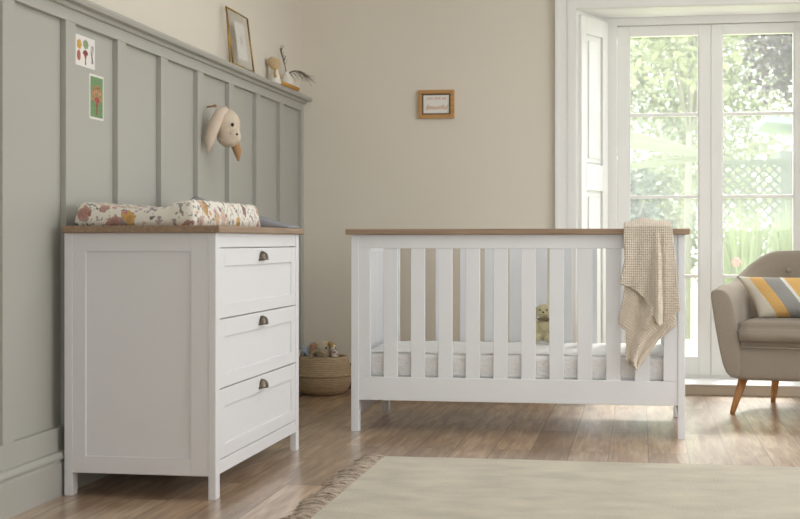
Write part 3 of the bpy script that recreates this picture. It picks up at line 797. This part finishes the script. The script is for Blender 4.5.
m=MB(); m.tube([fp(6.345,h),(-1.944,6.47,LZ+.02),(-1.944,6.48,LZ+.003)],.004,8); m.build('strut','brass',fr,smooth=True)
# doll
dl_=thing('rag_doll','small rag doll in white dress with tan face sitting on the panelling ledge','doll',(-1.905,7.18,LZ))
dx,dy=-1.908,7.17
MB().ell((dx,dy,LZ+.104),(.029,.031,.033)).build('head','toytan' if 0 else mat('doll_tan',lin(212,184,140),.9),dl_,smooth=True)
m=MB(); m.ell((dx-.010,dy-.013,LZ+.112),(.028,.029,.030)); m.build('hair',mat('doll_hair',lin(202,176,138),.9),dl_,smooth=True)
MB().lathe([(.034,.0),(.033,.012),(.025,.045),(.014,.080),(.008,.086)],(dx,dy,LZ),20).build('dress','toywhite',dl_,smooth=True)
for s in (-1,1):
    m=MB(); m.tube([(dx+.006,dy+s*.014,LZ+.072),(dx+.012,dy+s*.045,LZ+.052),(dx+.018,dy+s*.052,LZ+.030)],[.007,.008,.009],10); m.build('arm',mat('doll_arm',lin(206,172,130),.9),dl_,smooth=True)
    m=MB(); m.tube([(dx+.018,dy+.02,LZ+.012),(dx+.026,dy+.16+s*.01,LZ+.012),(dx+.036,dy+.34+s*.02,LZ+.008)],[.009,.010,.011],10); m.build('leg','mustard',dl_,smooth=True)
    
vs=thing('white_bud_vase','small round white vase with dried twigs on the panelling ledge','vase',(-1.915,7.44,LZ))
vx,vy=-1.918,7.46
MB().lathe([(.018,0),(.030,.010),(.037,.035),(.033,.062),(.017,.082),(.012,.092),(.014,.098),(.010,.098),(.008,.07)],(vx,vy,LZ),24).build('pot','vase',vs,smooth=True)
tw=thing('dried_twigs','dark dried twigs arching out of the small white vase','dried plant',(vx,vy,LZ+.07))
m=MB(); random.seed(3)
def twig(p0,d,n,l,r,curl):
    pts=[Vector(p0)]; dd=Vector(d).normalized()
    for i in range(n):
        dd=(dd+Vector(curl)*(1/n)+Vector((random.uniform(-.08,.08),random.uniform(-.08,.08),random.uniform(-.08,.08)))).normalized()
        pts.append(pts[-1]+dd*l/n)
        if pts[-1].x<-1.94: pts[-1].x=-1.94
    m.tube(pts,[max(.0007,r*(1-i/(n+1)*.6)) for i in range(n+1)],5); return pts
P0=(vx,vy,LZ+.075)
a=twig(P0,(0,-.25,1),8,.16,.0035,(-.1,-.5,0))
for i in range(3,8):
    for k in range(3): twig(a[i],(random.uniform(-.3,.4),random.uniform(-.5,.3),1),4,.04,.0016,(0,0,0))
b=twig(P0,(.30,.35,1),10,.17,.0045,(.75,1.3,-1.7))
for i in range(2,11):
    for k in range(4): twig(b[i],(random.uniform(.2,1),random.uniform(0,1),random.uniform(-.9,.2)),5,.06,.0012,(.2,.2,-.6))
m.build('twig','twig',tw,smooth=True)

# ---------------------------------------------------------------- oak picture on back wall
pc=thing('oak_picture_frame','small oak frame with script lettering hanging on the beige wall','picture frame',(-1.146,WY,1.56))
px0,px1,pz0,pz1=-1.250,-1.043,1.560,1.722; y=WY-.022
m=MB(); t=.021
m.box(px0,px1,y,WY,pz1-t,pz1).box(px0,px1,y,WY,pz0,pz0+t).box(px0,px0+t,y,WY,pz0+t,pz1-t).box(px1-t,px1,y,WY,pz0+t,pz1-t)
m.build('frame','picoak',pc,bevel=.002)
m=MB(); e=.008
m.box(px0+t,px1-t,y+.006,WY-.001,pz1-t-e,pz1-t).box(px0+t,px1-t,y+.006,WY-.001,pz0+t,pz0+t+e).box(px0+t,px0+t+e,y+.006,WY-.001,pz0+t+e,pz1-t-e).box(px1-t-e,px1-t,y+.006,WY-.001,pz0+t+e,pz1-t-e)
m.build('inner_edge','mount',pc)
MB().box(px0+t+e,px1-t-e,y+.010,y+.012,pz0+t+e,pz1-t-e).build('print','paper',pc)
def text(body,size,loc,m,parent,name,shear=.35,off=.0006):
    cu=bpy.data.curves.new(name,'FONT'); cu.body=body; cu.size=size; cu.align_x='CENTER'; cu.extrude=.0004; cu.offset=off; cu.shear=shear
    t=bpy.data.objects.new(name,cu); C.objects.link(t)
    dg=bpy.context.evaluated_depsgraph_get(); me=bpy.data.meshes.new_from_object(t.evaluated_get(dg))
    bpy.data.objects.remove(t)
    o=bpy.data.objects.new(name,me); me.materials.clear(); me.materials.append(M[m]); C.objects.link(o)
    o.parent=parent; o.location=Vector(loc)-ORG[parent.name]; o.rotation_euler=(pi/2,0,0); return o
cxp=(px0+px1)/2
text('you are so',.026,(cxp,y+.0095,1.668),'ink',pc,'lettering',.3,0)
text('Beautiful',.036,(cxp,y+.0095,1.612),'ink',pc,'lettering',.35,.0002)

# ---------------------------------------------------------------- garden
st(MB().box(-14,22,WY+.42,60,-.35,-.12).build('ground','lawn'))
st(MB().box(-3,6,WY+.4205,9.6,-.119,-.10).build('patio','patio'))
def leaves(blobs,n,size,m,name,parent,seed=0,flat=.0):
    random.seed(seed); V=[];Fc=[]
    tot=sum(b[3]*b[4]*b[5] for b in blobs)
    for b in blobs:
        k=int(n*b[3]*b[4]*b[5]/tot)
        for _ in range(k):
            while True:
                p=Vector((random.uniform(-1,1),random.uniform(-1,1),random.uniform(-1,1)))
                if .25<p.length<1: break
            c=Vector((b[0]+p.x*b[3],b[1]+p.y*b[4],b[2]+p.z*b[5]))
            q=Matrix.Rotation(random.uniform(0,2*pi),3,'Z')@Matrix.Rotation(random.uniform(-1.2,1.2),3,'X')@Matrix.Rotation(random.uniform(0,2*pi),3,'Z')
            s=size*random.uniform(.6,1.35); i=len(V)
            for x,y_,z in ((-1,0,0),(-.3,.45,.12),(.4,.4,.1),(1,0,-.1),(.4,-.4,.1),(-.3,-.45,.12)): V.append(c+q@Vector((x*s,y_*s,z*s)))
            Fc.append((i,i+1,i+4,i+5)); Fc.append((i+1,i+2,i+3,i+4))
    if parent is not None: V=[v-ORG[parent.name] for v in V]
    me=bpy.data.meshes.new(name); me.from_pydata(V,[],Fc); me.materials.append(M[m]); o=bpy.data.objects.new(name,me); C.objects.link(o)
    if parent is not None: o.parent=parent
    return o
def rblobs(cx,cy,cz,rx,ry,rz,n,seed):
    random.seed(seed); out=[]
    for _ in range(n):
        a=random.uniform(0,2*pi); r=random.uniform(.2,1); z=random.uniform(-1,1)
        k=sqrt(max(.1,1-z*z)); s=random.uniform(.28,.5)
        out.append((cx+rx*.75*r*k*cos(a),cy+ry*.75*r*k*sin(a),cz+rz*.75*z,rx*s,ry*s,rz*s))
    return out
G=-.12
def tree(label,x,y,hgt,cz,rx,rz,lm,bm_,n,size,seed,cat='tree',lean=0,tr=.09,nb=14,group=None):
    t=thing('garden_'+cat,label,cat,(x,y,G),group=group)
    m=MB(); m.tube([(x,y,G),(x+lean*.4,y,G+cz*.5),(x+lean,y,cz)],[tr,tr*.75,tr*.5],10)
    random.seed(seed)
    for k in range(6):
        a=k*1.05+random.random(); m.tube([(x+lean*.6,y,cz*.65),(x+lean+rx*.35*cos(a),y+rx*.35*sin(a),cz),(x+lean+rx*.7*cos(a),y+rx*.7*sin(a),cz+rz*.5*random.random())],[tr*.4,tr*.25,tr*.1],6)
    m.build('trunk' if cat=='tree' else 'stem',bm_,t,smooth=True)
    leaves(rblobs(x+lean,y,cz,rx,rx*.8,rz,nb,seed),n,size,lm,'foliage',t,seed); return t
tree('pale green leafy tree filling the upper left door panes',.7,23.2,6,3.9,3.1,3.0,'leafA','bark',52000,.046,1,nb=40)
tree('slender pale trunked tree seen through the left door beside its right stile',.46,14.2,3,2.9,.7,.8,'leafA','palebark',900,.06,2,tr=.05,lean=.06)
tree('purple leaved tree high in the right door pane',2.4,14.9,6,2.85,1.42,1.05,'leafC','bark',22000,.045,3,nb=40)
tree('bright green tree behind the garden shed',6.9,26.5,7,3.8,2.9,3.0,'leafA','bark',14000,.07,4,nb=24)
tree('mid green tree beyond the lawn, furthest left',-6.0,24,7,3.2,3.0,3.2,'leafB','bark',6000,.10,5,nb=22)
def shrub(label,x,y,cz,rx,rz,lm,n,size,seed): return tree(label,x,y,1,cz,rx,rz,lm,'bark',n,size,seed,cat='shrub',tr=.03,nb=10)
shrub('grey green shrub on the lawn at the left edge of the left door glass',-.22,12.7,.85,.52,.9,'leafD',3600,.036,6)
shrub('bright green shrub behind the slender pale trunk',.15,17.6,1.1,.8,1.2,'leafA',3600,.055,7)
shrub('low mid green shrub in front of the lattice fence, left end',.95,15.3,.45,.36,.45,'leafB',2200,.045,8)
shrub('dark green shrub at the lawn edge, furthest left',-1.7,16.0,.9,.9,1.1,'leafD',2600,.06,9)
# hedge behind
hg=leaves([(x*1.1-6,32,1.2+.4*sin(x),1.0,.7,1.7) for x in range(17)],12000,.11,'leafB','garden_hedge',None,11)
tag(hg,'long mid green hedge at the far end of the garden','hedge')
# lattice fence
lf=thing('lattice_fence','weathered diagonal lattice fence panel in the garden behind the tall grasses','fence',(2.4,16.2,G))
m=MB(); fx0,fx1,fz0,fz1,fy=.85,4.4,.25,1.72,16.2; pt=.115
def clipseg(c,sg):
    pts=[]
    for x in (fx0,fx1):
        z=sg*(x-c); 
        if fz0<=z<=fz1: pts.append((x,z))
    for z in (fz0,fz1):
        x=c+z/sg
        if fx0<=x<=fx1: pts.append((x,z))
    return pts
k=-2.0
while k<7:
    for sg,off in ((1,0),(-1,.012)):
        p_=clipseg(k,sg)
        if len(p_)>=2:
            (xa,za),(xb_,zb_)=p_[0],p_[1]; d=Vector((xb_-xa,0,zb_-za))
            if d.length>.05:
                d.normalize(); nn=Vector((-d.z,0,d.x))*.013
                q=[(xa+nn.x,za+nn.z),(xa-nn.x,za-nn.z),(xb_-nn.x,zb_-nn.z),(xb_+nn.x,zb_+nn.z)]
                m.prism(q,fy+off,fy+off+.01,'xz')
    k+=pt
m.build('lattice','lattice',lf)
m=MB(); m.box(fx0,fx1,fy-.02,fy+.03,fz1,fz1+.06).box(fx0,fx1,fy-.02,fy+.03,fz0-.05,fz0); m.build('rail','lattice',lf)
for x in (fx0,(fx0+fx1)/2,fx1): MB().box(x-.04,x+.04,fy-.03,fy+.04,G,1.85).build('post','lattice',lf)
# shed
sd=thing('garden_shed','pale garden shed with a blue grey sloping roof beyond the fence','shed',(3.3,18.6,G))
MB().box(1.75,4.9,18.0,19.3,G,2.0).build('wall','shedwall',sd)
MB().prism([(1.55,2.34),(5.1,1.98),(5.1,2.06),(1.55,2.42)],17.8,19.5,'xz').build('roof','roof',sd)
# tall grasses
def grass(label,x,y,h,n,seed,r=.35):
    random.seed(seed); t=MB()
    for _ in range(n):
        a=random.uniform(0,2*pi); rr=r*random.random()**.5; bx=x+rr*cos(a); by=y+rr*sin(a); hh=h*random.uniform(.6,1.1); w=random.uniform(.008,.014); le=random.uniform(.02,.22)*hh; dirr=Vector((cos(a),sin(a),0)); sd_=Vector((-sin(a),cos(a),0)); seg=5; prev=None
        for j in range(seg+1):
            s=j/seg; c=Vector((bx,by,G))+dirr*le*s*s+Vector((0,0,hh*(s-.25*s**3*le/hh*2))); ww=w*(1-s**2*.95)
            cur=(t.bm.verts.new(c-sd_*ww),t.bm.verts.new(c+sd_*ww))
            if prev: t.bm.faces.new((prev[0],prev[1],cur[1],cur[0]))
            prev=cur
    return tag(t.build('ornamental_grass','leafE',normals=False),label,'grass clump',group='ornamental grasses by the lattice fence')
for k,(x,y,h,l) in enumerate(((.93,13.0,1.3,'tall grass clump nearest the meeting stile of the doors'),(1.50,14.0,1.35,'tall grass clump second from the left by the fence'),(2.07,13.0,1.45,'tall grass clump behind the armchair back'),(2.64,14.0,1.5,'tall grass clump at the right edge of the view'),(1.12,12.1,.85,'short grass clump in front of the taller grasses'),(1.72,12.1,.9,'short grass clump in front, right of its neighbour'))):
    grass(l,x,y,h,430,40+k,.17)
fl=MB(); random.seed(5)
fl.tube([(.79,11.9,G),(.80,11.9,.66)],.006,6)
fo=thing('pink_flower','pink flower standing among the tall grasses','flower',(.79,11.9,G)); fl.build('stem','leafB',fo)
q=MB(); 
for a in range(6): q.ell((.80+.022*cos(a*1.05),11.9,.68+.022*sin(a*1.05)),(.018,.012,.018),seg=10)
q.build('bloom','flower',fo,smooth=True)
# large arching leaves
bp_=thing('broad_leaf_plant','plant with broad pale green arching leaves outside the left door','plant',(.57,10.6,G))
m=MB(); m.tube([(.57,10.6,G),(.56,10.6,.8),(.55,10.6,1.5)],[.035,.03,.02],10); m.build('stem','palebark',bp_,smooth=True)
for k,(ex,ez,yy,w,pk) in enumerate(((-1.25,.22,.1,.048,.06),(-1.2,.04,-.2,.04,.08),(-1.0,-.14,.3,.03,.03))):
    t=MB()
    def f(u,v,ex=ex,ez=ez,yy=yy,w=w,pk=pk):
        s=u; c=Vector((.55+ex*s,10.6+yy*s,1.5+ez*s+pk*sin(pi*s*.8)*1.0)); ww=w*sin(pi*min(1,.04+s*.96))**.6
        b=(v-.5)*2
        return c+Vector((0,.35*b*ww,b*ww*.9-.02*b*b))
    t.grid(f,24,6); t.build('leaf','arching',bp_,smooth=True,normals=False)

# ---------------------------------------------------------------- light
w=bpy.data.worlds.new('World'); S.world=w; w.use_nodes=True
bg=w.node_tree.nodes['Background']; bg.inputs[0].default_value=(.92,.96,1,1); bg.inputs[1].default_value=3.9
def area(name,loc,rot,sx,sy,e,col):
    l=bpy.data.lights.new(name,'AREA'); l.shape='RECTANGLE'; l.size=sx; l.size_y=sy; l.energy=e; l.color=col
    o=bpy.data.objects.new(name,l); C.objects.link(o); o.location=loc; o.rotation_euler=rot; return o
area('window_daylight',(3.58,4.9,1.52),(0,radians(90),0),1.65,2.6,15,(.90,.96,1))
area('ceiling_fill',(.6,5.0,2.69),(0,0,0),2.2,3.0,31,(.93,.97,1))  # added soft overhead fill for the deep room, not a real fitting
area('rear_fill',(.8,-1.57,1.75),(radians(90),0,0),3.4,1.5,50,(.89,.955,1))  # added fill behind the camera; the front wall is solid, without a window
sn=bpy.data.lights.new('sun','SUN'); sn.energy=4.2; sn.angle=.22; sn.color=(1,.96,.88)
so=bpy.data.objects.new('sun',sn); C.objects.link(so); so.rotation_euler=Vector((-.13,-.78,-.60)).to_track_quat('-Z','Y').to_euler()

# ---------------------------------------------------------------- camera
cd=bpy.data.cameras.new('cam'); cam=bpy.data.objects.new('cam',cd); C.objects.link(cam); S.camera=cam
cam.location=(0,0,.855); cam.rotation_euler=(pi/2,0,.1703)
cd.sensor_fit='HORIZONTAL'; cd.sensor_width=36; cd.lens=1390.5/800*36; cd.shift_y=-18.25/800; cd.clip_end=200
cd.dof.use_dof=True; cd.dof.focus_distance=6.1; cd.dof.aperture_fstop=5
vs_=S.view_settings; S.display_settings.display_device='sRGB'; vs_.view_transform='Standard'; vs_.look='None'; vs_.gamma=1; vs_.exposure=0
vs_.use_curve_mapping=False
